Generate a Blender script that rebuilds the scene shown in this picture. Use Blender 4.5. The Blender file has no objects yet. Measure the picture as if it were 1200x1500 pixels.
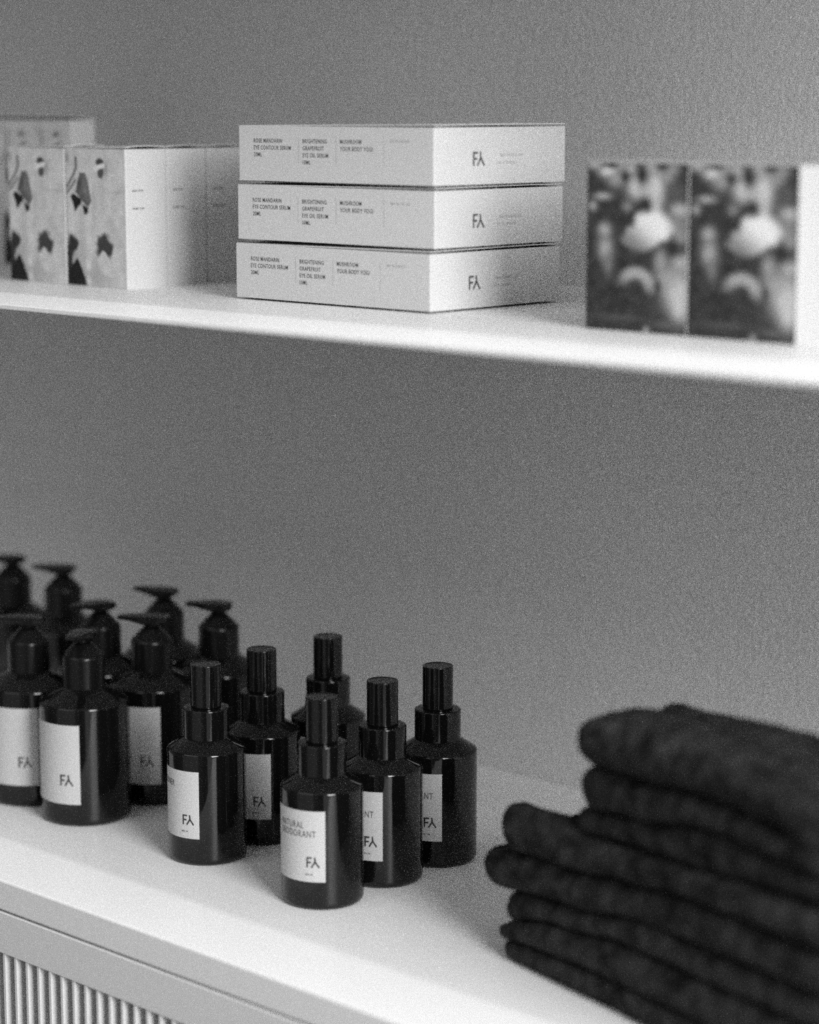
import bpy, bmesh, math, random
from mathutils import Vector, Matrix, noise

scene = bpy.context.scene
COL = scene.collection
R = math.radians

# ------------------------------------------------------------------ camera
CAM = Vector((0.95086, -0.93349, 1.355))
PITCH, YAW = R(9.696), R(46.64)
cam_data = bpy.data.cameras.new('camera')
cam = bpy.data.objects.new('camera', cam_data)
COL.objects.link(cam)
cam.location = CAM
fw = Vector((-math.cos(YAW) * math.cos(PITCH), math.sin(YAW) * math.cos(PITCH), -math.sin(PITCH)))
cam.rotation_euler = fw.to_track_quat('-Z', 'Y').to_euler()
cam_data.sensor_fit = 'VERTICAL'
cam_data.sensor_height = 36.0
cam_data.lens = 3500.0 * 36.0 / 1500.0
cam_data.clip_start = 0.02
cam_data.dof.use_dof = True
cam_data.dof.focus_distance = 1.435
cam_data.dof.aperture_fstop = 3.2
cam_data.dof.aperture_blades = 9
scene.camera = cam
scene.cycles.use_denoising = False

# ------------------------------------------------------------------ light and exposure
world = bpy.data.worlds.new('world')
scene.world = world
world.use_nodes = True
bg = world.node_tree.nodes['Background']
bg.inputs[0].default_value = (1, 1, 1, 1)
bg.inputs[1].default_value = 0.0


def area(name, loc, target, sx, sy, power):
    d = bpy.data.lights.new(name, 'AREA')
    d.shape = 'RECTANGLE'
    d.size, d.size_y = sx, sy
    d.energy = power
    o = bpy.data.objects.new(name, d)
    COL.objects.link(o)
    o.location = loc
    o.rotation_euler = (Vector(target) - Vector(loc)).to_track_quat('-Z', 'Y').to_euler()
    return o


area('clerestory_daylight', (1.96, -0.47, 1.70), (0.0, -0.05, 1.08), 1.05, 1.5, 100)
area('side_glazing_daylight', (1.97, -0.95, 1.20), (0.0, -0.95, 1.20), 1.5, 2.2, 5)
area('front_glazing_daylight', (-0.15, -2.57, 0.95), (-0.15, 0.0, 1.05), 2.3, 1.7, 2)
area('ceiling_soft_panel', (-0.3, -1.75, 2.72), (-0.1, 0.0, 1.0), 1.8, 0.9, 11)
area('ceiling_line_lamp', (0.45, -0.125, 2.62), (0.45, -0.125, 0.0), 1.5, 0.03, 5.5)

scene.view_settings.view_transform = 'Standard'
scene.view_settings.look = 'None'
scene.view_settings.gamma = 1.0
scene.view_settings.use_curve_mapping = False
scene.view_settings.exposure = 0.27


# ------------------------------------------------------------------ materials
def lin_of(v):
    v /= 255.0
    return v / 12.92 if v <= 0.04045 else ((v + 0.055) / 1.055) ** 2.4


def mat(name, g, rough=0.6, spec=0.5, coat=0.0, sheen=0.0):
    m = bpy.data.materials.new(name)
    m.use_nodes = True
    b = m.node_tree.nodes['Principled BSDF']
    b.inputs['Base Color'].default_value = (g, g, g, 1)
    b.inputs['Roughness'].default_value = rough
    b.inputs['Specular IOR Level'].default_value = spec
    if coat:
        b.inputs['Coat Weight'].default_value = coat
        b.inputs['Coat Roughness'].default_value = 0.03
    if sheen:
        b.inputs['Sheen Weight'].default_value = sheen
        b.inputs['Sheen Roughness'].default_value = 0.5
    return m


def noise_bump(m, scale, strength, dist, detail=3.0, var=0.0, var_scale=None, rough=0.55):
    nt = m.node_tree
    b = nt.nodes['Principled BSDF']
    tc = nt.nodes.new('ShaderNodeTexCoord')
    n = nt.nodes.new('ShaderNodeTexNoise')
    n.inputs['Scale'].default_value = scale
    n.inputs['Detail'].default_value = detail
    n.inputs['Roughness'].default_value = rough
    bp = nt.nodes.new('ShaderNodeBump')
    bp.inputs['Strength'].default_value = strength
    bp.inputs['Distance'].default_value = dist
    nt.links.new(tc.outputs['Object'], n.inputs['Vector'])
    nt.links.new(n.outputs['Fac'], bp.inputs['Height'])
    nt.links.new(bp.outputs['Normal'], b.inputs['Normal'])
    if var:
        n2 = n
        if var_scale:
            n2 = nt.nodes.new('ShaderNodeTexNoise')
            n2.inputs['Scale'].default_value = var_scale
            n2.inputs['Detail'].default_value = 4
            nt.links.new(tc.outputs['Object'], n2.inputs['Vector'])
        g = b.inputs['Base Color'].default_value[0]
        r = nt.nodes.new('ShaderNodeValToRGB')
        r.color_ramp.elements[0].position = 0.3
        r.color_ramp.elements[1].position = 0.7
        lo, hi = g * (1 - var), g * (1 + var)
        r.color_ramp.elements[0].color = (lo, lo, lo, 1)
        r.color_ramp.elements[1].color = (hi, hi, hi, 1)
        nt.links.new(n2.outputs['Fac'], r.inputs['Fac'])
        nt.links.new(r.outputs['Color'], b.inputs['Base Color'])
    return m


def attr_mat(name, rough=0.5):
    m = mat(name, 0.5, rough, 0.2)
    nt = m.node_tree
    a = nt.nodes.new('ShaderNodeAttribute')
    a.attribute_name = 'print'
    nt.links.new(a.outputs['Color'], nt.nodes['Principled BSDF'].inputs['Base Color'])
    return m


M = {}
M['wall'] = noise_bump(mat('grey_wall_paint', 0.60, 0.75, 0.25), 260, 0.55, 0.0016, 3.0, 0.05, 300)
M['white_wall'] = noise_bump(mat('white_wall_paint', 0.32, 0.8, 0.3), 120, 0.15, 0.001)
M['floor'] = noise_bump(mat('shop_floor', 0.20, 0.5, 0.4), 30, 0.1, 0.002, 3, 0.1)
M['lacquer'] = noise_bump(mat('white_lacquer', 0.82, 0.42, 0.4), 420, 0.05, 0.0004, 2, 0.02)
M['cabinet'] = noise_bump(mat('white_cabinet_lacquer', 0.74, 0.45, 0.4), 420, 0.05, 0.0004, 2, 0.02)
M['recess'] = mat('cabinet_inside', 0.12, 0.8)
M['card'] = noise_bump(mat('white_carton_board', 0.57, 0.5, 0.35), 700, 0.08, 0.0003, 3, 0.02)
M['board'] = noise_bump(mat('off_white_carton_board', 0.46, 0.5, 0.3), 700, 0.08, 0.0003, 3, 0.02)
M['ink'] = mat('black_ink', 0.025, 0.6)
M['grey_ink'] = mat("grey_ink", 0.06, 0.6)
M['box_ink'] = mat('box_ink', 0.07, 0.6)
M['pale_ink'] = mat('pale_ink', 0.42, 0.6)
M['glass'] = mat('dark_bottle_glass', 0.004, 0.04, 0.45)
M['cap'] = noise_bump(mat('black_gloss_plastic', 0.004, 0.08, 0.42), 900, 0.02, 0.0001)
M['pump'] = noise_bump(mat('black_satin_plastic', 0.005, 0.24, 0.3), 900, 0.05, 0.0001)
M['label'] = noise_bump(mat('white_label_paper', 0.50, 0.55, 0.3), 900, 0.06, 0.0002, 3, 0.03)
M['print'] = attr_mat('printed_picture', 0.45)
M['towel'] = noise_bump(mat('charcoal_terry', 0.032, 0.95, 0.1), 330, 1.0, 0.007, 5, 0.75, 95)


# ------------------------------------------------------------------ helpers
def tag(o, label=None, cat=None, group=None, kind=None):
    for k, v in (('label', label), ('category', cat), ('group', group), ('kind', kind)):
        if v:
            o[k] = v
    return o


def empty(name, loc, rz=0.0):
    o = bpy.data.objects.new(name, None)
    o.empty_display_size = 0.02
    COL.objects.link(o)
    o.location = loc
    o.rotation_euler = (0, 0, rz)
    return o


def obj(name, me, m=None, parent=None, loc=None):
    o = bpy.data.objects.new(name, me)
    COL.objects.link(o)
    if m is not None and not me.materials:
        me.materials.append(m)
    if parent is not None:
        o.parent = parent
    if loc is not None:
        o.location = loc
    return o


def mesh(name, verts, faces, smooth=False):
    me = bpy.data.meshes.new(name)
    me.from_pydata([tuple(v) for v in verts], [], faces)
    bm = bmesh.new()
    bm.from_mesh(me)
    bmesh.ops.recalc_face_normals(bm, faces=bm.faces)
    bm.to_mesh(me)
    bm.free()
    if smooth:
        me.polygons.foreach_set('use_smooth', [True] * len(me.polygons))
    return me


def bm_mesh(name, bm, smooth=False):
    me = bpy.data.meshes.new(name)
    bmesh.ops.recalc_face_normals(bm, faces=bm.faces)
    bm.to_mesh(me)
    bm.free()
    if smooth:
        me.polygons.foreach_set('use_smooth', [True] * len(me.polygons))
    return me


def bm_box(bm, x0, x1, y0, y1, z0, z1, bev=0.0, seg=2):
    r = bmesh.ops.create_cube(bm, size=1.0)
    vs = r['verts']
    for v in vs:
        v.co = Vector(((x0 + x1) / 2 + v.co.x * (x1 - x0), (y0 + y1) / 2 + v.co.y * (y1 - y0),
                       (z0 + z1) / 2 + v.co.z * (z1 - z0)))
    if bev:
        es = list({e for v in vs for e in v.link_edges})
        bmesh.ops.bevel(bm, geom=es, offset=bev, segments=seg, affect='EDGES', profile=0.5)


def box_me(name, x0, x1, y0, y1, z0, z1, bev=0.0, seg=2):
    bm = bmesh.new()
    bm_box(bm, x0, x1, y0, y1, z0, z1, bev, seg)
    return bm_mesh(name, bm)


def lathe(name, prof, n=72):
    """prof: list of (r, z); r = 0 closes at the axis. Sharp corners are doubled by the caller's small bevels."""
    verts, faces, rings = [], [], []
    for r, z in prof:
        if r <= 1e-7:
            rings.append([len(verts)])
            verts.append((0, 0, z))
        else:
            rings.append(list(range(len(verts), len(verts) + n)))
            verts += [(r * math.cos(2 * math.pi * k / n), r * math.sin(2 * math.pi * k / n), z) for k in range(n)]
    for a, b in zip(rings, rings[1:]):
        for k in range(n):
            k2 = (k + 1) % n
            if len(a) == 1 and len(b) == 1:
                continue
            if len(a) == 1:
                faces.append((a[0], b[k], b[k2]))
            elif len(b) == 1:
                faces.append((a[k], b[0], a[k2]))
            else:
                faces.append((a[k], b[k], b[k2], a[k2]))
    return mesh(name, verts, faces, True)


def rnd(p0, c, p1, rad, seg=5):
    """rounded corner at c between directions to p0 and p1"""
    c, p0, p1 = Vector(c), Vector(p0), Vector(p1)
    d0, d1 = (p0 - c).normalized(), (p1 - c).normalized()
    a = d0.angle(d1)
    t = min(rad / math.tan(a / 2), (p0 - c).length * 0.49, (p1 - c).length * 0.49)
    A, B = c + d0 * t, c + d1 * t
    return [tuple((A * (1 - u) ** 2) + c * (2 * u * (1 - u)) + B * u * u) for u in [i / seg for i in range(seg + 1)]]


def profile(pts, rads, seg=5):
    out = [pts[0]]
    for i in range(1, len(pts) - 1):
        if rads[i] > 0:
            out += rnd(pts[i - 1], pts[i], pts[i + 1], rads[i], seg)
        else:
            out.append(pts[i])
    out.append(pts[-1])
    # extra support rings so that long flats stay flat under smooth shading
    res = [out[0]]
    for a, b in zip(out, out[1:]):
        L = math.hypot(b[0] - a[0], b[1] - a[1])
        if L > 0.003:
            for u in (0.0006 / L, 1 - 0.0006 / L):
                res.append((a[0] + (b[0] - a[0]) * u, a[1] + (b[1] - a[1]) * u))
        res.append(b)
    return res


_txt_cache = {}


def text_verts(s, height, squeeze=0.8):
    """flat lettering: (verts 2D, faces, width); cap height = height, left aligned at 0, baseline 0"""
    key = (s, height, squeeze)
    if key in _txt_cache:
        return _txt_cache[key]
    cu = bpy.data.curves.new('txt', 'FONT')
    cu.body = s
    cu.size = 1.0
    cu.resolution_u = 3
    cu.space_character = 1.12
    cu.offset = 0.006
    o = bpy.data.objects.new('txt', cu)
    COL.objects.link(o)
    dg = bpy.context.evaluated_depsgraph_get()
    me = bpy.data.meshes.new_from_object(o.evaluated_get(dg))
    vs = [(v.co.x, v.co.y) for v in me.vertices]
    fs = [tuple(p.vertices) for p in me.polygons]
    bpy.data.objects.remove(o)
    bpy.data.curves.remove(cu)
    bpy.data.meshes.remove(me)
    k = height / 0.70
    x0 = min(v[0] for v in vs)
    vs = [((x - x0) * k * squeeze, y * k) for x, y in vs]
    w = max(v[0] for v in vs)
    _txt_cache[key] = (vs, fs, w)
    return _txt_cache[key]


class Flat:
    """collects flat print in (u, v) metres; build() maps it to a surface"""

    def __init__(self):
        self.v, self.f = [], []

    def add(self, vs, fs, u, v):
        o = len(self.v)
        self.v += [(x + u, y + v) for x, y in vs]
        self.f += [tuple(i + o for i in f) for f in fs]

    def text(self, s, u, v, h, squeeze=0.8, right=False):
        vs, fs, w = text_verts(s, h, squeeze)
        self.add(vs, fs, u - w if right else u, v)

    def poly(self, pts):
        o = len(self.v)
        self.v += pts
        self.f.append(tuple(range(o, o + len(pts))))

    def bar(self, x0, y0, x1, y1, w):
        d = Vector((x1 - x0, y1 - y0)).normalized()
        n = Vector((-d.y, d.x)) * w / 2
        self.poly([(x0 + n.x, y0 + n.y), (x0 - n.x, y0 - n.y), (x1 - n.x, y1 - n.y), (x1 + n.x, y1 + n.y)])

    def logo(self, u, v, h):
        """F followed by a turned-Y stroke; u, v = lower left"""
        w = h * 0.155
        W = h * 1.22
        self.bar(u + w / 2, v, u + w / 2, v + h, w)
        self.bar(u + w, v + h - w / 2, u + h * 0.52, v + h - w / 2, w)
        self.bar(u + w, v + h * 0.50, u + h * 0.46, v + h * 0.50, w)
        self.bar(u + h * 0.80, v + h, u + h * 0.84, v + h * 0.52, w)
        self.bar(u + h * 0.84, v + h * 0.56, u + W, v, w)
        self.bar(u + h * 0.82, v + h * 0.56, u + h * 0.48, v, w)
        return W

    def dashes(self, u, v, h, words, rng):
        """print too small to read: short strokes of uneven width"""
        x = u
        for n in words:
            for _ in range(n):
                self.poly([(x, v), (x + h * 0.34, v), (x + h * 0.34, v + h * rng.uniform(0.75, 1)), (x, v + h)])
                x += h * rng.uniform(0.5, 0.8)
            x += h * 0.6

    def build(self, name, m, fn, parent):
        me = bpy.data.meshes.new(name)
        me.from_pydata([fn(u, v) for u, v in self.v], [], self.f)
        return obj(name, me, m, parent)


def copy_tree(o, parent=None):
    c = o.copy()
    COL.objects.link(c)
    if parent is not None:
        c.parent = parent
    for ch in list(o.children):
        copy_tree(ch, c)
    return c


# ------------------------------------------------------------------ the setting
WALL_Y = 0.2757
ZC = 0.90           # counter top
ZS = 1.238          # shelf top


def structure(name, me, m):
    return tag(obj(name, me, m), kind='structure')


structure('floor', box_me('floor', -3.2, 2.0, -2.6, WALL_Y, -0.1, 0.0), M['floor'])
structure('wall_back', box_me('wall_back', -3.2, 2.0, WALL_Y, WALL_Y + 0.12, 0.0, 2.8), M['wall'])
structure('wall_left', box_me('wall_left', -3.3, -3.2, -2.6, WALL_Y, 0.0, 2.8), M['white_wall'])
structure('wall_right', box_me('wall_right', 2.0, 2.1, -2.6, WALL_Y, 0.0, 2.8), M['white_wall'])
structure('wall_front', box_me('wall_front', -3.2, 2.0, -2.7, -2.6, 0.0, 2.8), M['white_wall'])
structure('ceiling', box_me('ceiling', -3.2, 2.0, -2.6, WALL_Y, 2.8, 2.9), M['white_wall'])
structure('unseen_shelf_1', box_me('unseen_shelf_1', -1.6, 1.3, -0.035, WALL_Y, 1.490, 1.493), M['lacquer'])   # next shelf up, unseen above the frame, set low to shade the wall

# ------------------------------------------------------------------ cabinet, worktop, shelf
CF = -0.109
wt = obj('worktop', box_me('worktop', -1.6, 1.3, CF, WALL_Y - 0.0002, 0.8812, ZC, 0.0012), M['lacquer'])
tag(wt, 'white lacquered worktop carrying the dark bottles and towels', 'worktop')

cab = empty('cabinet', (-0.15, 0.08, 0.0))
tag(cab, 'white cabinet with vertical slat grille under the worktop', 'cabinet')
ox, oy = 0.15, -0.08


def cabpart(name, x0, x1, y0, y1, z0, z1, m, bev=0.0006):
    return obj(name, box_me(name, x0 + ox, x1 + ox, y0 + oy, y1 + oy, z0, z1, bev, 1), m, cab)


cabpart('top_rail', -1.6, 1.3, CF, CF + 0.02, 0.854, 0.8800, M['cabinet'])
cabpart('top_panel', -1.6, 1.3, CF + 0.02, WALL_Y - 0.001, 0.862, 0.8800, M['cabinet'])
cabpart('bottom_rail', -1.6, 1.3, CF, CF + 0.02, 0.06, 0.12, M['cabinet'])
cabpart('plinth', -1.6, 1.3, CF + 0.03, CF + 0.05, 0.0, 0.06, M['cabinet'])
cabpart('back_panel', -1.6, 1.3, CF + 0.032, CF + 0.037, 0.12, 0.862, M['recess'])
cabpart('side_panel', -1.6, -1.58, CF + 0.02, WALL_Y - 0.001, 0.0, 0.862, M['cabinet'])
cabpart('side_panel', 1.28, 1.3, CF + 0.02, WALL_Y - 0.001, 0.0, 0.862, M['cabinet'])
cabpart('stile', 0.06, 1.3, CF, CF + 0.02, 0.12, 0.854, M['cabinet'])
PITCH_S = 0.01093
sl = box_me('slat', -0.0014, 0.0014, 0.0, 0.0310, 0.12, 0.854, 0.0004, 1)
sl.materials.append(M['cabinet'])
for k in range(-21, 20):
    o = obj('slat', sl, None, cab)
    o.location = (-0.16375 + PITCH_S * (k + 0.16) + ox, CF + 0.0006 + oy, 0.0)

SF = -0.070
sh = obj('wall_shelf', box_me('wall_shelf', -1.6, 1.3, SF, WALL_Y - 0.0002, ZS - 0.003, ZS, 0.0006), M['lacquer'])
tag(sh, 'thin white wall shelf carrying the paper cartons', 'shelf')


# ------------------------------------------------------------------ bottles
def label_patch(r, a0, a1, z0, z1, n=24):
    vs, fs = [], []
    for k in range(n + 1):
        a = a0 + (a1 - a0) * k / n
        for z in (z0, z1):
            vs.append((r * math.cos(a), r * math.sin(a), z))
    for k in range(n):
        fs.append((2 * k, 2 * k + 2, 2 * k + 3, 2 * k + 1))
    me = bpy.data.meshes.new('label')
    me.from_pydata(vs, [], fs)
    me.polygons.foreach_set('use_smooth', [True] * len(me.polygons))
    return me


def wrap(r, a_right):
    """u is measured leftwards-negative from the right edge of the label"""
    return lambda u, v: (r * math.cos(a_right + u / r), r * math.sin(a_right + u / r), v)


A_R = R(-45.0)          # right edge of every label in the bottle's own frame


def make_spray(lines):
    root = empty('spray_bottle', (0, 0, ZC))
    rad = 0.0240
    body = profile([(0, 0.0012), (0.016, 0.0), (rad, 0.0), (rad, 0.0690), (0.0128, 0.0762), (0.0128, 0.0775), (0, 0.0775)],
                   [0, 0.001, 0.0045, 0.0022, 0, 0, 0])
    obj('glass_body', lathe('glass_body', body, 96), M['glass'], root)
    col = profile([(0.0120, 0.0752), (0.0141, 0.0752), (0.0141, 0.0938), (0.0085, 0.0942), (0.0, 0.0942)],
                  [0, 0.0004, 0.0009, 0, 0], 4)
    obj('collar', lathe('collar', col, 64), M['cap'], root)
    cap = profile([(0.0, 0.0943), (0.0093, 0.0943), (0.0093, 0.1205), (0.0085, 0.1205), (0.0078, 0.1201), (0.0, 0.1201)],
                  [0, 0.0003, 0.0006, 0, 0.0002, 0], 4)
    obj('spray_cap', lathe('spray_cap', cap, 64), M['cap'], root)
    lr = rad + 0.00012
    lab = obj('label', label_patch(lr, A_R - 0.0400 / rad, A_R, 0.0172, 0.0590), M['label'], root)
    f = Flat()
    z = 0.0485
    for s in lines:
        f.text(s, -0.0316, z, 0.0039, 0.70)
        z -= 0.0050
    f.build('lettering', M['grey_ink'], wrap(lr + 0.00008, A_R), lab)
    g = Flat()
    W = g.logo(0, 0, 0.0062)
    g.v = [(x - W - 0.0036, y + 0.0258) for x, y in g.v]
    g.build('logo', M['ink'], wrap(lr + 0.00008, A_R), lab)
    h = Flat()
    h.bar(-0.0180, 0.0238, -0.0036, 0.0238, 0.00022)
    h.dashes(-0.0120, 0.0212, 0.0009, (5, 3), random.Random(4))
    h.build('small_print', M['grey_ink'], wrap(lr + 0.00008, A_R), lab)
    return root


def wedge(name, secs):
    """loft of rectangular sections (x, half width, z0, z1) with chamfered corners"""
    vs, fs = [], []
    for x, w, z0, z1 in secs:
        c = min(w, (z1 - z0) / 2) * 0.45
        ring = [(-w + c, z0), (w - c, z0), (w, z0 + c), (w, z1 - c), (w - c, z1), (-w + c, z1), (-w, z1 - c), (-w, z0 + c)]
        vs += [(x, y, z) for y, z in ring]
    for i in range(len(secs) - 1):
        for k in range(8):
            a, b = i * 8 + k, i * 8 + (k + 1) % 8
            fs.append((a, b, b + 8, a + 8))
    fs.append(tuple(range(7, -1, -1)))
    fs.append(tuple(range(len(vs) - 8, len(vs))))
    return mesh(name, vs, fs)


def make_pump():
    root = empty('pump_bottle', (0, 0, ZC))
    rad = 0.0290
    body = profile([(0, 0.0012), (0.02, 0.0), (rad, 0.0), (rad, 0.0770), (0.0128, 0.0868), (0.0128, 0.0880), (0, 0.0880)],
                   [0, 0.001, 0.0050, 0.0024, 0, 0, 0])
    obj('glass_body', lathe('glass_body', body, 96), M['glass'], root)
    col = profile([(0.0120, 0.0858), (0.0137, 0.0858), (0.0137, 0.1060), (0.0060, 0.1142), (0.0, 0.1142)],
                  [0, 0.0004, 0.0030, 0.0008, 0], 5)
    obj('collar', lathe('collar', col, 64), M['pump'], root)
    stem = profile([(0.0, 0.1142), (0.0050, 0.1142), (0.0046, 0.1170), (0.0060, 0.1190), (0.0, 0.1190)], [0, 0, 0.0004, 0, 0], 3)
    obj('pump_stem', lathe('pump_stem', stem, 40), M['pump'], root)
    head = wedge('pump_head', [(-0.0092, 0.0050, 0.1192, 0.1212), (-0.0085, 0.0068, 0.1178, 0.1216), (-0.004, 0.0080, 0.1168, 0.1222),
                               (0.003, 0.0082, 0.1166, 0.1226), (0.009, 0.0070, 0.1182, 0.1226), (0.015, 0.0052, 0.1196, 0.1226),
                               (0.0205, 0.0040, 0.1202, 0.1226), (0.0222, 0.0030, 0.1206, 0.1222)])
    hd = obj('pump_head', head, M['pump'], root)
    lr = rad + 0.00012
    lab = obj('label', label_patch(lr, A_R - 0.0470 / rad, A_R, 0.0150, 0.0668), M['label'], root)
    g = Flat()
    W = g.logo(0, 0, 0.0072)
    g.v = [(x - W - 0.0048, y + 0.0272) for x, y in g.v]
    g.build('logo', M['ink'], wrap(lr + 0.00008, A_R), lab)
    h = Flat()
    h.bar(-0.0220, 0.0250, -0.0048, 0.0250, 0.00022)
    h.build('rule', M['grey_ink'], wrap(lr + 0.00008, A_R), lab)
    return root, hd


def place(o, x, y, edge_az, label, cat, group):
    """edge_az: azimuth of the label's right edge in the world"""
    o.location = (x, y, ZC)
    o.rotation_euler = (0, 0, R(edge_az) - A_R)
    tag(o, label, cat, group)
    return o


GS, GP = 'spray bottles on the worktop', 'pump bottles on the worktop'
deo = make_spray(['NATURAL', 'DEODORANT'])
place(deo, 0.0, 0.0, -40.5, 'dark spray bottle standing nearest, its label reading DEODORANT', 'bottle', GS)
place(copy_tree(deo), -0.0014, 0.0517, -46, 'dark spray bottle just right of and behind the nearest bottle, label cut to NT', 'bottle', GS)
place(copy_tree(deo), -0.0035, 0.1021, -41, 'rightmost dark spray bottle, clear against the grey wall beside the towels', 'bottle', GS)
ton = make_spray(['TONER'])
place(ton, -0.1088, 0.0083, -53.6, 'leftmost dark spray bottle, at the front beside the pump bottles', 'bottle', GS)
place(copy_tree(ton), -0.1135, 0.0593, -31, 'dark spray bottle directly behind the leftmost spray bottle, shaded label showing', 'bottle', GS)
place(copy_tree(ton), -0.1090, 0.1130, -75, 'rearmost dark spray bottle, half hidden behind the nearest bottle, no label visible', 'bottle', GS)

pump, head = make_pump()
pumps = [
    (-0.2291, 0.0108, -46, 300, 'dark pump bottle at the front with its whole label and nozzle facing the viewer'),
    (-0.2895, 0.0136, -28, 228, 'dark pump bottle at the left picture edge, front row, label half cut'),
    (-0.2325, 0.0712, -31, 224, 'dark pump bottle with shaded label, second in from the front pump bottle'),
    (-0.2312, 0.1298, -95, 222, 'rightmost dark pump bottle, nozzle pointing left against the wall'),
    (-0.2935, 0.1350, -95, 207, 'dark pump bottle in the back row next to the rightmost one, nozzle pointing left'),
    (-0.2915, 0.0763, -95, 262, 'dark pump bottle in the middle of the cluster, nozzle turned toward the viewer'),
    (-0.4109, 0.1393, -95, 220, 'far dark pump bottle with a clear gap of wall left of its nozzle'),
    (-0.4700, 0.1383, -95, 250, 'farthest dark pump bottle at the left picture edge, blurred'),
]
for i, (x, y, e, hz, lb) in enumerate(pumps):
    o = pump if i == 0 else copy_tree(pump)
    place(o, x, y, e, lb, 'bottle', GP)
    for ch in o.children:
        if ch.name.startswith('pump_head'):
            ch.rotation_euler = (0, 0, R(hz) - o.rotation_euler.z)


# ------------------------------------------------------------------ cartons
def carton_body(name, w, d, h, z0=0.0, t=0.0006):
    """open-topped board box, front at y = 0, left at x = 0"""
    bm = bmesh.new()
    r = bmesh.ops.create_cube(bm, size=1.0)
    for v in r['verts']:
        v.co = Vector(((v.co.x + .5) * w, (v.co.y + .5) * d, z0 + (v.co.z + .5) * (h - z0)))
    es = [e for e in bm.edges if abs(e.verts[0].co.z - e.verts[1].co.z) > 1e-5]
    bmesh.ops.bevel(bm, geom=es, offset=0.0008, segments=3, affect='EDGES', profile=0.5)
    top = [f for f in bm.faces if f.normal.z > 0.9 or (f.calc_center_median().z > h - 1e-6)]
    bmesh.ops.inset_region(bm, faces=top, thickness=t)
    top = [f for f in bm.faces if f.select] or [max(bm.faces, key=lambda f: (f.calc_center_median().z, f.calc_area()))]
    top = [max((f for f in bm.faces if f.calc_center_median().z > h - 1e-6), key=lambda f: f.calc_area())]
    ex = bmesh.ops.extrude_face_region(bm, geom=top)
    for v in ex['geom']:
        if isinstance(v, bmesh.types.BMVert):
            v.co.z = z0 + t
    bmesh.ops.delete(bm, geom=top, context='FACES')
    return bm_mesh(name, bm)


def lid_mesh(name, w, d, z, lift_x, lift_y, arch, t=0.0006, n=14):
    """slightly sprung top panel: lifts towards +x, bulges by arch"""
    vs, fs = [], []
    for lay in (0, 1):
        for j in range(n + 1):
            for i in range(n + 1):
                u, v = i / n, j / n
                zz = z + lay * t + lift_x * u + lift_y * (1 - v) + arch * 4 * v * (1 - v) * (0.3 + 0.7 * u)
                vs.append((0.0004 + u * (w - 0.0008), 0.0004 + v * (d - 0.0008), zz))
    N = (n + 1) ** 2
    idx = lambda l, i, j: l * N + j * (n + 1) + i
    for j in range(n):
        for i in range(n):
            for l in (0, 1):
                q = (idx(l, i, j), idx(l, i + 1, j), idx(l, i + 1, j + 1), idx(l, i, j + 1))
                fs.append(q if l else q[::-1])
    for k in range(n):
        fs.append((idx(0, k, 0), idx(0, k + 1, 0), idx(1, k + 1, 0), idx(1, k, 0)))
        fs.append((idx(0, k, n), idx(0, k + 1, n), idx(1, k + 1, n), idx(1, k, n)))
        fs.append((idx(0, 0, k), idx(0, 0, k + 1), idx(1, 0, k + 1), idx(1, 0, k)))
        fs.append((idx(0, n, k), idx(0, n, k + 1), idx(1, n, k + 1), idx(1, n, k)))
    return mesh(name, vs, fs)


# --- three flat gift boxes
GW, GD, GH = 0.1605, 0.1145, 0.0352
rng = random.Random(7)


def make_gift_box():
    root = empty('gift_box', (0, 0, 0))
    obj('tray', carton_body('tray', GW, GD, GH - 0.0016, 0.0012), M['card'], root)
    obj('base_panel', box_me('base_panel', 0.012, GW - 0.010, 0.010, GD - 0.008, 0.0, 0.0016), M['card'], root)
    obj('lid', lid_mesh('lid', GW, GD, GH - 0.00155, 0.0011, -0.0003, 0.0002), M['card'], root)
    f = Flat()
    top = GH - 0.0016
    cols = [(0.0135, ['ROSE MANDARIN', 'EYE CONTOUR SERUM', '20ML']),
            (0.0555, ['BRIGHTENING', 'GRAPEFRUIT', 'EYE OIL SERUM', '10ML']),
            (0.0865, ['MUSHROOM', 'YOUR BODY YOGI'])]
    for u, ls in cols:
        for k, s in enumerate(ls):
            f.text(s, u, top - 0.0098 - 0.0041 * k, 0.0024, 0.84)
    f.build('lettering', M['box_ink'], lambda u, v: (u, -0.00010, v), root)
    g = Flat()
    for u in (0.0520, 0.0832, 0.1215):
        dv = Flat()
        dv.bar(u, top - 0.0060, u, top - 0.0215, 0.0002)
        dv.build('divider', M['pale_ink'], lambda u, v: (u, -0.00010, v), root)
    g.dashes(0.1265, top - 0.0085, 0.0013, (5, 3, 4, 4), rng)
    g.build('small_print', M['pale_ink'], lambda u, v: (u, -0.00010, v), root)
    h = Flat()
    h.logo(0.0325, 0.0118, 0.0080)
    h.build('logo', M['box_ink'], lambda u, v: (GW + 0.0001, u, v), root)
    k = Flat()
    k.dashes(0.0560, 0.0168, 0.0016, (5, 9, 4), rng)
    k.dashes(0.0540, 0.0126, 0.0016, (3, 2, 9), rng)
    k.build('small_print', M['pale_ink'], lambda u, v: (GW + 0.0001, u, v), root)
    return root


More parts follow.
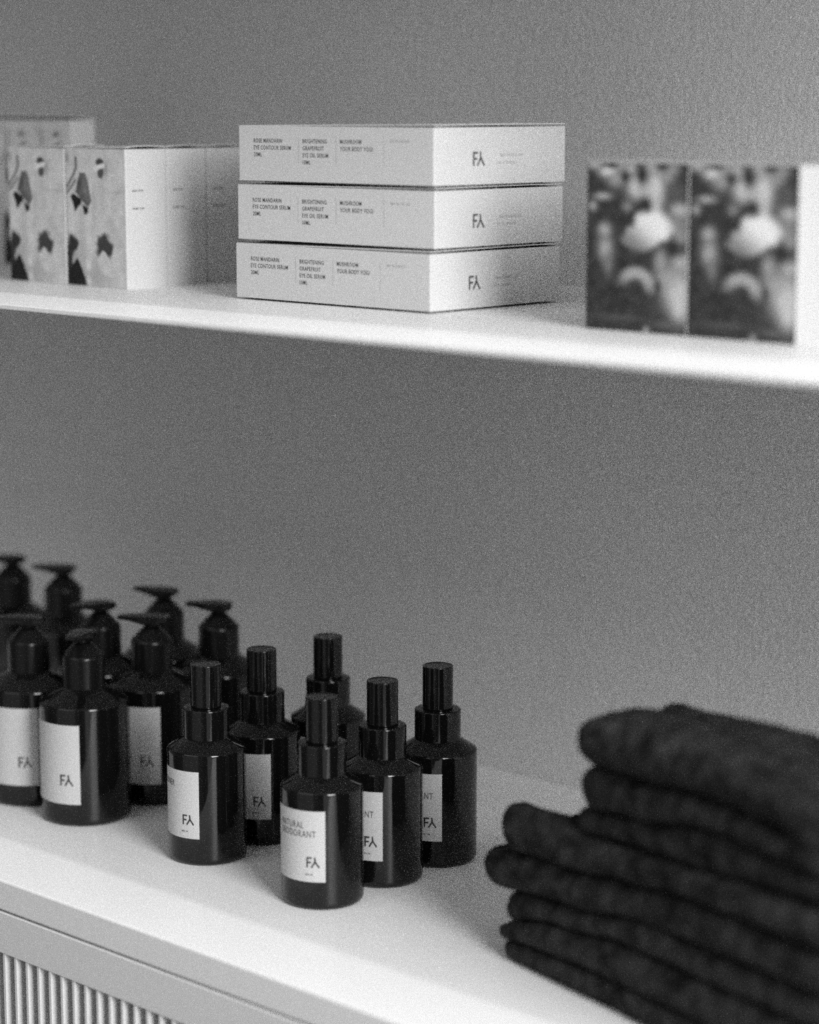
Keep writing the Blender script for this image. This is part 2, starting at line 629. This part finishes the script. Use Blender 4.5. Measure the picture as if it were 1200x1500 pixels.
gb = make_gift_box()
GX, GY = 0.0341 - GW, 0.0535
for i, (dx, dy, rz, lb) in enumerate([
        (0.0, 0.0, 0.35, 'flat white printed gift box at the bottom of the stack of three'),
        (0.0008, 0.0012, 0.9, 'flat white printed gift box in the middle of the stack of three'),
        (0.0022, 0.0014, 0.0, 'flat white printed gift box on top of the stack of three')]):
    o = gb if i == 0 else copy_tree(gb)
    o.location = (GX + dx, GY + dy, ZS + i * GH)
    o.rotation_euler = (0, 0, R(rz))
    tag(o, lb, 'box', 'gift boxes stacked on the shelf')


# --- picture prints
def smooth(a, b, x):
    t = max(0.0, min(1.0, (x - a) / (b - a)))
    return t * t * (3 - 2 * t)


def in_poly(x, y, P):
    c = False
    j = len(P) - 1
    for i in range(len(P)):
        if (P[i][1] > y) != (P[j][1] > y) and x < (P[j][0] - P[i][0]) * (y - P[i][1]) / (P[j][1] - P[i][1]) + P[i][0]:
            c = not c
        j = i
    return c


def seg_d(x, y, P):
    best = 1e9
    for (ax, ay), (bx, by) in zip(P, P[1:]):
        dx, dy = bx - ax, by - ay
        t = max(0, min(1, ((x - ax) * dx + (y - ay) * dy) / (dx * dx + dy * dy)))
        best = min(best, math.hypot(x - ax - t * dx, y - ay - t * dy))
    return best


def blob(x, y, cx, cy, rx, ry, rot=0.0):
    c, s = math.cos(rot), math.sin(rot)
    dx, dy = x - cx, y - cy
    return math.exp(-(((dx * c + dy * s) / rx) ** 2 + ((-dx * s + dy * c) / ry) ** 2))


def mixv(a, b, t):
    return a + (b - a) * t


def orchid(x, y):
    """pale petal print, x 0..642, y 0..1335 (downwards)"""
    n1 = noise.noise(Vector((x / 45, y / 60, 1.3)))
    n2 = noise.noise(Vector((x / 110, y / 190, 5.1)))
    n3 = noise.noise(Vector((x / 16, y / 20, 9.4)))
    g = 0.52 + 0.06 * n1 + 0.08 * n2 + 0.04 * n3
    g = mixv(g, 0.30, 0.7 * blob(x, y, 270, 1240, 170, 150))
    g = mixv(g, 0.34, 0.7 * blob(x, y, 150, 1010, 110, 130) * (0.6 + 0.8 * n1))
    g = mixv(g, 0.30, 0.5 * blob(x, y, 550, 415, 90, 16))
    g = mixv(g, 0.36, 0.6 * blob(x, y, 300, 560, 26, 200))
    g = mixv(g, 0.68, 0.6 * blob(x, y, 240, 880, 34, 130, -0.15))
    g = mixv(g, 0.22, 0.8 * blob(x, y, 18, 90, 22, 60))
    g = mixv(g, 0.10, smooth(16, 7, seg_d(x, y, [(0, 378), (40, 320), (85, 245), (112, 180), (112, 85)])))
    g = mixv(g, 0.13, smooth(15, 7, seg_d(x, y, [(5, 430), (45, 380), (85, 330), (100, 300)])))
    if in_poly(x, y, [(152, 235), (212, 225), (242, 325), (262, 430), (274, 505), (235, 570), (172, 505), (100, 420), (120, 330)]):
        g = 0.10 + 0.05 * n1 + 0.03 * n3 + 0.07 * blob(x, y, 210, 400, 30, 120)
    if in_poly(x, y, [(42, 455), (82, 435), (165, 495), (160, 530), (88, 612), (72, 535)]) or \
            in_poly(x, y, [(172, 535), (242, 575), (235, 615), (202, 640), (185, 595)]):
        g = 0.012
    g = mixv(g, 0.06, smooth(0.35, 0.7, blob(x, y, 370, 130, 52, 48) + 0.25 * n1))
    g = mixv(g, 0.08, smooth(0.35, 0.7, blob(x, y, 385, 228, 40, 56) + 0.25 * n1))
    g = mixv(g, 0.22, 0.7 * blob(x, y, 440, 190, 24, 80))
    g = mixv(g, 0.68, smooth(26, 16, seg_d(x, y, [(330, 186), (410, 156)])))
    g = mixv(g, 0.05, smooth(0.22, 0.62, blob(x, y, 415, 950, 95, 125) + 0.3 * n1))
    if in_poly(x, y, [(392, 975), (425, 1000), (470, 1090), (560, 1140), (600, 1200), (470, 1235), (385, 1210), (340, 1130), (340, 1050)]):
        g = 0.54 + 0.06 * n1 + 0.05 * n3
    g = mixv(g, 0.03, smooth(0.3, 0.6, blob(x, y, 60, 930, 60, 110) + 0.3 * n1))
    g = mixv(g, 0.03, smooth(0.4, 0.65, blob(x, y, 20, 1080, 45, 150) + 0.2 * n1))
    g = mixv(g, 0.38, smooth(0.4, 0.7, blob(x, y, 82, 1060, 30, 80, 0.35)))
    if in_poly(x, y, [(0, 1190), (110, 1060), (150, 1150), (222, 1335), (0, 1335)]):
        g = 0.012
    g = mixv(g, 0.72, 0.9 * blob(x, y, 230, 1130, 26, 60))
    g = mixv(g, 0.68, 0.9 * blob(x, y, 232, 1285, 26, 55))
    g = mixv(g, 0.65, 0.8 * blob(x, y, 590, 1270, 28, 80))
    return max(0.008, g)


def garden(x, y):
    """dark flower print, x 0..860, y 0..1330 (downwards)"""
    n1 = noise.noise(Vector((x / 70, y / 70, 2.3)))
    n2 = noise.noise(Vector((x / 25, y / 25, 7.7)))
    g = 0.034 + 0.012 * n1 + 0.006 * n2
    A = [(185, 70, 75, 40, .42), (250, 130, 70, 60, .20), (60, 20, 60, 30, .26), (300, 25, 40, 30, .22), (380, 40, 45, 40, .28),
         (135, 265, 70, 28, .24), (50, 345, 34, 36, .22), (155, 530, 52, 52, .24), (165, 680, 58, 90, .24), (190, 800, 36, 90, .12),
         (430, 180, 70, 90, .40), (590, 190, 75, 130, .42), (500, 200, 90, 60, .32), (350, 340, 40, 40, .15), (590, 340, 40, 90, .34),
         (540, 30, 70, 50, .26), (680, 110, 60, 50, .20), (720, 40, 60, 40, .20), (760, 210, 90, 70, .07), (790, 360, 70, 55, .30),
         (760, 470, 100, 80, .16), (800, 560, 60, 60, .18), (810, 760, 80, 60, .24), (780, 980, 110, 150, .34), (800, 1110, 60, 110, .34),
         (690, 900, 90, 80, .22), (640, 760, 50, 90, .20), (310, 1225, 220, 22, .06), (700, 1260, 110, 30, .08), (525, 1305, 22, 22, .24)]
    for cx, cy, rx, ry, v in A:
        g = mixv(g, v, min(1, 1.1 * blob(x, y, cx, cy, rx, ry)))
    for cx, cy, rx, ry in [(500, 320, 55, 55), (470, 90, 50, 90), (210, 20, 40, 20), (330, 110, 35, 40), (740, 655, 55, 60), (610, 960, 36, 55), (640, 20, 50, 30)]:
        g = mixv(g, 0.03, min(1, 1.2 * blob(x, y, cx, cy, rx, ry)))
    wx, wy = x + 30 * n1, y + 30 * noise.noise(Vector((x / 90, y / 90, 4.4)))
    d = min(math.hypot((wx - 560) / 160, (wy - 500) / 130), math.hypot((wx - 480) / 165, (wy - 590) / 95))
    if d < 1.5:
        k = smooth(1.25, 0.75, d) * smooth(720, 620, wy)
        val = 0.15 + 0.36 * smooth(-190, 130, (x - 520) * 0.8 - (y - 560))
        g = mixv(g, val, k)
    r = math.hypot(x - 430, y - 980)
    an = math.atan2(-(y - 980), x - 430)
    g = mixv(g, 0.24, smooth(75, 10, abs(r - 120)) * smooth(-0.7, 0.6, an) * smooth(3.4, 1.9, an))
    return max(0.02, min(0.8, 0.034 + (g - 0.034) * 1.45))


def picture(name, fn, W, Hh, w, h, nx, ny):
    me = bpy.data.meshes.new(name)
    vs, fs, cs = [], [], []
    for j in range(ny + 1):
        for i in range(nx + 1):
            u, v = i / nx, j / ny
            vs.append((u * w, 0.0, (1 - v) * h))
            cs.append(fn(u * W, v * Hh))
    for j in range(ny):
        for i in range(nx):
            a = j * (nx + 1) + i
            fs.append((a, a + nx + 1, a + nx + 2, a + 1))
    me.from_pydata(vs, [], fs)
    at = me.color_attributes.new('print', 'FLOAT_COLOR', 'POINT')
    for k, g in enumerate(cs):
        at.data[k].color = (g, g, g, 1)
    me.materials.append(M['print'])
    return me


CW, CD, CH = 0.0600, 0.0340, 0.0900
ORCHID = picture('picture', orchid, 642, 1335, CW - 0.0012, CH - 0.0018, 88, 130)


def make_carton(w, d, h, pic, side_text=True, name='carton', lift=0.0006, arch=0.0009, lift_y=0.0, board=None):
    root = empty(name, (0, 0, 0))
    obj('sleeve', carton_body('sleeve', w, d, h - 0.0014), board or M['card'], root)
    obj('lid', lid_mesh('lid', w, d, h - 0.0013, lift, lift_y, arch), board or M['card'], root)
    obj('picture', pic, None, root, (0.0004, -0.00012, 0.0002))
    if side_text:
        f = Flat()
        for z, ws in ((0.0618, (6, 5)), (0.0506, (7, 6))):
            f.dashes(0.0052, z, 0.0012, ws, rng)
        f.build('small_print', M['grey_ink'], lambda u, v: (w + 0.00012, u, v), root)
    return root


ct = make_carton(CW, CD, CH, ORCHID)
first = True
RW, CWN = ['front', 'second', 'third'], ['right', 'left']
for c_ in range(2):
    for r_ in range(3 if c_ == 0 else 1):
        o = ct if first else copy_tree(ct)
        first = False
        jig = rng.uniform(-0.0003, 0.0003)
        o.location = (-0.2887 - 0.0612 * c_ + jig, 0.0535 + 0.0346 * r_, ZS)
        o.rotation_euler = (0, 0, R(rng.uniform(-0.2, 0.2)))
        lb = [['small white carton at the front right of its block, flower picture facing forward',
               'small white carton in the second row, side panel seen behind the front one',
               'small white carton in the third row, side panel partly behind the gift boxes'],
              ['small white carton cut by the left picture edge, flower picture facing forward',
               ]][c_][r_]
        tag(o, lb, 'box', 'small flower cartons on the shelf')

TALL = picture('picture', orchid, 642, 1335, 0.0385, 0.1045, 60, 90)
tc = make_carton(0.0400, 0.0220, 0.1070, TALL, False, 'tall_carton', 0.0, 0.0, lift_y=0.0020)
for k in range(3):
    o = tc if k == 0 else copy_tree(tc)
    o.location = (-0.4430 - 0.0405 * k, 0.1500, ZS)
    tag(o, ['taller blurred carton standing behind the small flower cartons, right one',
            'taller blurred carton in the middle, behind the small flower cartons',
            'taller blurred carton cut by the left picture edge behind the small cartons'][k], 'box', 'tall cartons at the back')

DW, DD, DH = 0.0664, 0.0420, 0.0885
GARDEN = picture('picture', garden, 860, 1330, DW - 0.0008, DH - 0.0018, 80, 120)
dc = make_carton(DW, DD, DH, GARDEN, False, 'dark_carton', 0.0, 0.0002, board=M['board'])
k = 0
for c_ in range(2):
    for r_ in range(2):
        o = dc if k == 0 else copy_tree(dc)
        o.location = (0.1519 + 0.0668 * c_, 0.0480 + 0.0424 * r_, ZS)
        k += 1
        lb = [['blurred carton with dark flower print beside the gift boxes, front left of its pair',
               'carton behind the left dark flower carton, only its top showing'],
              ['blurred carton with dark flower print nearest the right picture edge',
               'carton behind the right dark flower carton, only its top showing']][c_][r_]
        tag(o, lb, 'box', 'dark flower cartons on the shelf')


# ------------------------------------------------------------------ towels
TO = Vector((0.138, -0.0043, ZC))
TD = Vector((0.112, -0.0253, 0)).normalized()
TN = Vector((-TD.y, TD.x, 0))           # inwards, away from the viewer


def interp(tab, s):
    if s <= tab[0][0]:
        return tab[0][1]
    for (a, va), (b, vb) in zip(tab, tab[1:]):
        if s <= b:
            u = (s - a) / (b - a)
            u = u * u * (3 - 2 * u)
            return va + (vb - va) * u
    return tab[-1][1]


def rrect(s0, s1, t0, t1, rad, n):
    """n points round a rounded rectangle, starting front left, counter-clockwise; with outward normals"""
    segs = [((s0 + rad, t0), (s1 - rad, t0), None), ((s1 - rad, t0 + rad), -90, 0), ((s1, t0 + rad), (s1, t1 - rad), None),
            ((s1 - rad, t1 - rad), 0, 90), ((s1 - rad, t1), (s0 + rad, t1), None), ((s0 + rad, t1 - rad), 90, 180),
            ((s0, t1 - rad), (s0, t0 + rad), None), ((s0 + rad, t0 + rad), 180, 270)]
    L = []
    for a in segs:
        L.append(math.hypot(a[1][0] - a[0][0], a[1][1] - a[0][1]) if a[2] is None else rad * math.pi / 2)
    tot = sum(L)
    out = []
    for k in range(n):
        q = tot * k / n
        i = 0
        while q > L[i]:
            q -= L[i]
            i += 1
        u = q / L[i]
        a = segs[i]
        if a[2] is None:
            p = (a[0][0] + (a[1][0] - a[0][0]) * u, a[0][1] + (a[1][1] - a[0][1]) * u)
            d = Vector((a[1][0] - a[0][0], a[1][1] - a[0][1])).normalized()
            nn = (d.y, -d.x)
        else:
            an = R(a[1] + (a[2] - a[1]) * u)
            p = (a[0][0] + rad * math.cos(an), a[0][1] + rad * math.sin(an))
            nn = (math.cos(an), math.sin(an))
        out.append((p, nn))
    return out


def towel_mesh(name, lobes, seed, spine_right=False, bump=None, n=300, kk=14):
    """lobes from the bottom up: dict(ext=(s0,s1,t0,t1), bot=table(s), top=table(s), bulge)"""
    rings = []

    def ring(lobe, inset, zfrac, crease=False):
        s0, s1, t0, t1 = lobe['ext']
        res = []
        sp_ = spine_right
        for (s, t), (a, b) in rrect(s0, s1, t0, t1, 0.016, n):
            k = inset * (1 - smooth(0.218, 0.238, s)) if sp_ and crease else inset
            s_, t_ = s - a * k, t - b * k
            zb, zt = interp(lobe['bot'], s), interp(lobe['top'], s)
            res.append((s_, t_, zb + (zt - zb) * zfrac))
        return res

    for li, lb in enumerate(lobes):
        zs = [(interp(lb['top'], s) - interp(lb['bot'], s)) for s in (lb['ext'][0], lb['ext'][1])]
        th = sum(zs) / 2
        rr = min(th / 2 * lb.get('bulge', 1.0), 0.02)
        lo = -90 if li == 0 else -62
        hi = 90 if li == len(lobes) - 1 else 62
        for q in range(kk + 1):
            ph = R(lo + (hi - lo) * q / kk)
            rings.append(ring(lb, rr * (1 - math.cos(ph)), 0.5 + 0.5 * math.sin(ph), (ph > 0) == (li < len(lobes) - 1)))
        if li < len(lobes) - 1:
            # deep crease between the two leaves
            r1 = ring(lb, 0.018, 1.0, True)
            r2 = ring(lobes[li + 1], 0.018, 0.0, True)
            rings.append([((a[0] + b[0]) / 2, (a[1] + b[1]) / 2, (a[2] + b[2]) / 2) for a, b in zip(r1, r2)])
    # caps: shrink the first and last ring to their middle line
    def cap(rg, lobe, top):
        s0, s1, t0, t1 = lobe['ext']
        tm = (t0 + t1) / 2
        out = []
        for q in range(1, 9):
            f = 1 - q / 8
            new = []
            for s, t, z in rg:
                sm = max(s0 + 0.045, min(s1 - 0.045, s))
                s2, t2 = sm + (s - sm) * f, tm + (t - tm) * f
                z2 = interp(lobe['top'] if top else lobe['bot'], s2)
                new.append((s2, t2, z2))
            out.append(new)
        return out
    first_caps = cap(rings[0], lobes[0], False)
    last_caps = cap(rings[-1], lobes[-1], True)
    allr = list(reversed(first_caps)) + rings + last_caps
    nb = len(first_caps)
    verts, faces = [], []
    off = Vector((seed * 3.1, seed * 1.7, seed * 0.9))
    for ri, rg in enumerate(allr):
        for (s, t, z) in rg:
            if bump:
                z += bump(s, t, z)
            p = TO + TD * s + TN * t + Vector((0, 0, z))
            if ri > nb + 1:
                q = p + off
                e = noise.noise(q * 28) * 0.0016 + noise.noise(q * 65) * 0.0014 + noise.noise(q * 170) * 0.0009 + noise.noise(q * 420) * 0.0005
                ctr = TO + TD * 0.13 + TN * 0.05 + Vector((0, 0, z))
                dirv = (p - ctr)
                dirv = Vector((dirv.x, dirv.y, 0)).normalized() if ri < len(allr) - 9 else Vector((0, 0, 0))
                p = p + dirv * e + Vector((0, 0, e * 0.35 if ri < len(allr) - 9 else e * 0.5))
            if p.z < ZC:
                p.z = ZC
            verts.append(p)
    for i in range(len(allr) - 1):
        for k_ in range(n):
            a, b = i * n + k_, i * n + (k_ + 1) % n
            faces.append((a, b, b + n, a + n))
    return mesh(name, verts, faces, True)


T0 = [(0, 0.0)]
T1_ = [(-.01, .0185), (.05, .0305), (.10, .0360), (.25, .0370)]
T2_ = [(-.01, .0380), (.06, .0450), (.12, .0540), (.25, .0560)]
T3_ = [(-.02, .0585), (.05, .0640), (.11, .0710), (.155, .0765), (.25, .0765)]
T4_ = [(0.0, .0880), (.02, .0925), (.036, .0925), (.058, .0850), (.11, .0880), (.25, .0950)]
T5_ = [(.05, .0985), (.11, .1040), (.165, .1130), (.21, .1120), (.25, .1100)]
T6_ = [(.06, .1225), (.11, .1245), (.165, .1285), (.25, .1265)]
T7_ = [(.06, .1500), (.09, .1540), (.17, .1550), (.26, .1520)]


def corner_bump(s, t, z):
    k = 0.0
    if z > 0.138:
        k += 0.0050 * math.exp(-(((s - 0.072) / 0.009) ** 2 + ((t - 0.062) / 0.010) ** 2))
        k -= 0.0045 * smooth(0.02, 0.05, t) * smooth(0.16, 0.08, s)
    return k


def roll_dip(s, t, z):
    return -0.013 * smooth(0.012, 0.036, t) * smooth(0.066, 0.045, s) * smooth(0.062, 0.080, z)


sag = [(-.01, .0095), (.03, .0135), (.08, .0160), (.25, .0165)]
tw = [
    ('charcoal folded towel at the bottom of the towel stack, resting on the worktop', 'A',
     [dict(ext=(-.004, .270, 0, .110), bot=T0, top=sag, bulge=1.0), dict(ext=(-.006, .268, -.002, .110), bot=sag, top=T1_)], None),
    ('charcoal folded towel second from the bottom, its left fold poking out farthest', 'B',
     [dict(ext=(-.003, .266, .000, .110), bot=T1_, top=T2_), dict(ext=(-.019, .268, -.003, .108), bot=T2_, top=T3_)], None),
    ('charcoal folded towel third up, with a fat round roll at its left front', 'C',
     [dict(ext=(-.001, .264, -.004, .085), bot=T3_, top=T4_), dict(ext=(.056, .262, .003, .080), bot=T4_, top=T5_)], roll_dip),
    ('charcoal folded towel on top of the towel stack, rear corner turned up', 'D',
     [dict(ext=(.064, .256, -.002, .070), bot=T5_, top=T6_), dict(ext=(.066, .258, -.005, .070), bot=T6_, top=T7_, bulge=1.15)], corner_bump),
]
for i, (lb, nm, lobes, bp) in enumerate(tw):
    o = obj('folded_towel', towel_mesh('folded_towel', lobes, i + 1, nm == 'D', bp), M['towel'])
    tag(o, lb, 'towel', 'folded towels stacked on the worktop')
